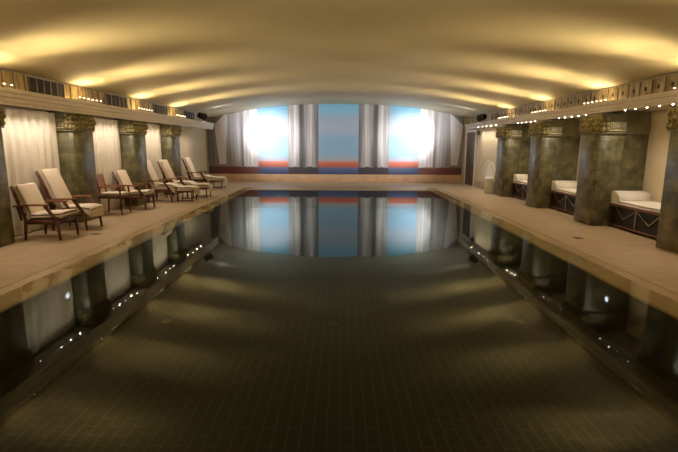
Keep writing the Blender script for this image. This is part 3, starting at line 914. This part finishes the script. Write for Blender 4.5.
down_proto = None
def downlight(x, y, z, label, grp):
    global down_proto
    if down_proto is None:
        t = thing('soffit_downlight', label, 'downlight', (x, y, z), 0, grp)
        bm = NB(); lathe(bm, [(.036, -.012), (.036, -.004), (.030, 0)], 16); obj('trim_ring', bm, 'steel', t)
        bm = NB(); blob(bm, (0, 0, -.010), .0145, .0145, .009, None, 2); obj('bulb', bm, 'downbulb', t)
        down_proto = t
    else: t = dup(down_proto, (x, y, z), 0, label, grp)
    return t
bl = ['over the nearest two lounge chairs', 'over the upright armchair', 'over the towel-draped chairs', 'past the farthest left pillar']
brr = ['over the nearest daybed', 'over the middle daybed', 'over the farthest daybed', 'over the cream wall before the brown door']
for side in (0, 1):
    for i in range(-1, 4):
        y0 = PIER_FAR[0] + 2.69 * i; yc = y0 + (2.69 - PIER_LEN) / 2
        if i == 3: yc = y0 + (1.40 if side == 0 else 1.16)
        for j in range(5):
            y = yc + (.32 if i < 3 else .50) * (j - 2)
            if side == 0: x, z, nm = -5.44, ZB_L + .065, bl
            else: x, z, nm = 5.40 if i < 3 else 5.14, ZB_R + .03, brr
            if i >= 0: downlight(x, y, z, 'small white downlight in the soffit row ' + nm[i], 'soffit downlights ' + nm[i])
            tx = -5.74 if side == 0 else (5.75 if i < 3 else 5.36)
            spot('downlight_beam', None, (x, y, z - .035), (x, y, 0), DOWN_E * (1.0 if side == 0 else .95 if i < 3 else 1.35), HAL, 132, 1.0, .02)

# floodlights washing the mural
def flood(x, y, target, label):
    t = thing('floodlight', label, 'floodlight', (x, y, Z_CORN), 0, 'black floodlights on the cornice')
    d = Vector(target) - Vector((x, y, Z_CORN + .17)); rz = math.atan2(d.y, d.x); pitch = math.atan2(-d.z, math.hypot(d.x, d.y))
    R_ = Matrix.Translation((0, 0, .17)) @ Matrix.Rotation(rz, 4, 'Z') @ Matrix.Rotation(pitch, 4, 'Y')
    bm = NB(); lathe(bm, [(.07, -.17), (.10, -.15), (.11, -.05), (.125, .10), (.125, .135), (.112, .135), (.108, .115)], 20, R_ @ Matrix.Rotation(PI / 2, 4, 'Y')); h = obj('housing', bm, 'black', t)
    bm = NB(); lathe(bm, [(.104, .116), (.104, .121)], 20, R_ @ Matrix.Rotation(PI / 2, 4, 'Y')); obj('lens', bm, 'floodlens', h)
    bm = NB()
    for s in (-1, 1): bar(bm, R_ @ Vector((0, s * .135, 0)), (math.cos(rz + PI / 2) * s * .135, math.sin(rz + PI / 2) * s * .135, .01), .03, .012, (0, 0, 1))
    bar(bm, (math.cos(rz + PI / 2) * -.14, math.sin(rz + PI / 2) * -.14, .008), (math.cos(rz + PI / 2) * .14, math.sin(rz + PI / 2) * .14, .008), .05, .014)
    obj('yoke', bm, 'black', t)
    p = R_ @ Vector((.15, 0, 0)) + Vector((x, y, Z_CORN))
    spot('flood_beam', None, p, target, FLOOD_E, (0.93, 0.95, 1.0), 40, 1.0, .07)
    spot('flood_spill', None, p, (target[0] * .7, Y_FAR, 2.75), FLOOD_E * .42, (0.93, 0.95, 1.0), 100, 1.0, .07)
flood(CORN_L + .06, 17.0, (-3.05, Y_FAR, 1.95), 'black floodlight on the left cornice ledge, aimed at the mural')
flood(CORN_R - .06, 17.0, (2.9, Y_FAR, 1.9), 'black floodlight on the right cornice ledge, aimed at the mural')

# ------------------------------------------------------------------ fittings in basin and deck
dr = None
for x, y, l in ((-2.33, 5.8, 'white round drain cover on the pool floor towards the chairs'), (-.10, 5.75, 'white round drain cover in the middle of the pool floor'), (2.42, 5.85, 'white round drain cover on the pool floor towards the daybeds')):
    if dr is None:
        dr = thing('pool_drain', l, 'drain', (x, y, -POOL_D), 0, 'drain covers on the pool floor')
        bm = NB(); lathe(bm, [(.070, .0), (.070, .008), (.058, .014), (.03, .016)], 20); obj('cover', bm, 'drain', dr)
        bm = NB()
        for k in range(3): box(bm, -.04, .04, -.03 + k * .024, -.02 + k * .024, .0145, .0175)
        obj('slot', bm, 'black', dr)
    else: dup(dr, (x, y, -POOL_D), 0, l)
def deck_drain(x, y, l, c=[None]):
    if c[0] is None:
        t = thing('deck_drain', l, 'drain', (x, y, 0), 0, 'floor drains in the deck'); c[0] = t
        bm = NB(); rbox(bm, -.07, .07, -.07, .07, 0, .005, .002, 1); obj('grate', bm, 'drainhole', t)
    else: dup(c[0], (x, y, 0), 0, l)
deck_drain(-4.46, 8.15, 'dark square floor drain in the deck in front of the lounge chairs')
deck_drain(4.25, 8.05, 'dark square floor drain in the deck before the pillar between the nearest daybeds')

def pool_light(x, y, s, l, bright):
    t = thing('pool_light', l, 'pool light', (x, y, -.24), 0 if s > 0 else PI, 'underwater lamps in the pool walls')
    R_ = Matrix.Rotation(PI / 2, 4, 'Y')
    bm = NB(); lathe(bm, [(.055, 0), (.055, .008), (.036, .012)], 20, R_); obj('bezel', bm, 'steel', t)
    bm = NB(); lathe(bm, [(.035, .010), (.030, .018), (.01, .022)], 20, R_); obj('lens', bm, 'poolbulb', t)
    if bright:
        spot('pool_lamp_beam', None, (x + s * .05, y, -.24), (x + s * 1.2, y + .15, -.36), 1.0, (0.55, 0.75, 1.0), 60, 1.0, .02)
pool_light(POOL_L, 5.42, 1, 'glowing underwater lamp in the pool wall below the chairs', True)
pool_light(POOL_R, 5.42, -1, 'glowing bluish underwater lamp in the pool wall below the daybeds', True)

# ------------------------------------------------------------------ world, camera, look
wd = bpy.data.worlds.new('World'); SC.world = wd; wd.use_nodes = True
wd.node_tree.nodes['Background'].inputs['Color'].default_value = (1, .8, .5, 1)
wd.node_tree.nodes['Background'].inputs['Strength'].default_value = 0.0

cd = bpy.data.cameras.new('camera'); cam = bpy.data.objects.new('camera', cd); COL.objects.link(cam)
cd.sensor_width = 36.0; cd.lens = F_PX / 678 * 36.0; cd.clip_start = 0.02; cd.clip_end = 100
pitch = math.atan(81 / F_PX); yaw = math.atan(2.0 / F_PX); roll = 0.0052
Mx = Matrix.Rotation(yaw, 4, 'Z') @ Matrix.Rotation(PI / 2 - pitch, 4, 'X') @ Matrix.Rotation(roll, 4, 'Z')
cam.matrix_world = Matrix.Translation((0, 0, EYE)) @ Mx
SC.camera = cam

SC.view_settings.view_transform = 'Standard'; SC.view_settings.look = 'None'
SC.view_settings.exposure = 0.0; SC.view_settings.gamma = 1.0
SC.view_settings.use_curve_mapping = False
SC.cycles.use_denoising = True
SC.cycles.max_bounces = 10; SC.cycles.diffuse_bounces = 5; SC.cycles.glossy_bounces = 4; SC.cycles.transparent_max_bounces = 8
SC.cycles.sample_clamp_indirect = 6.0
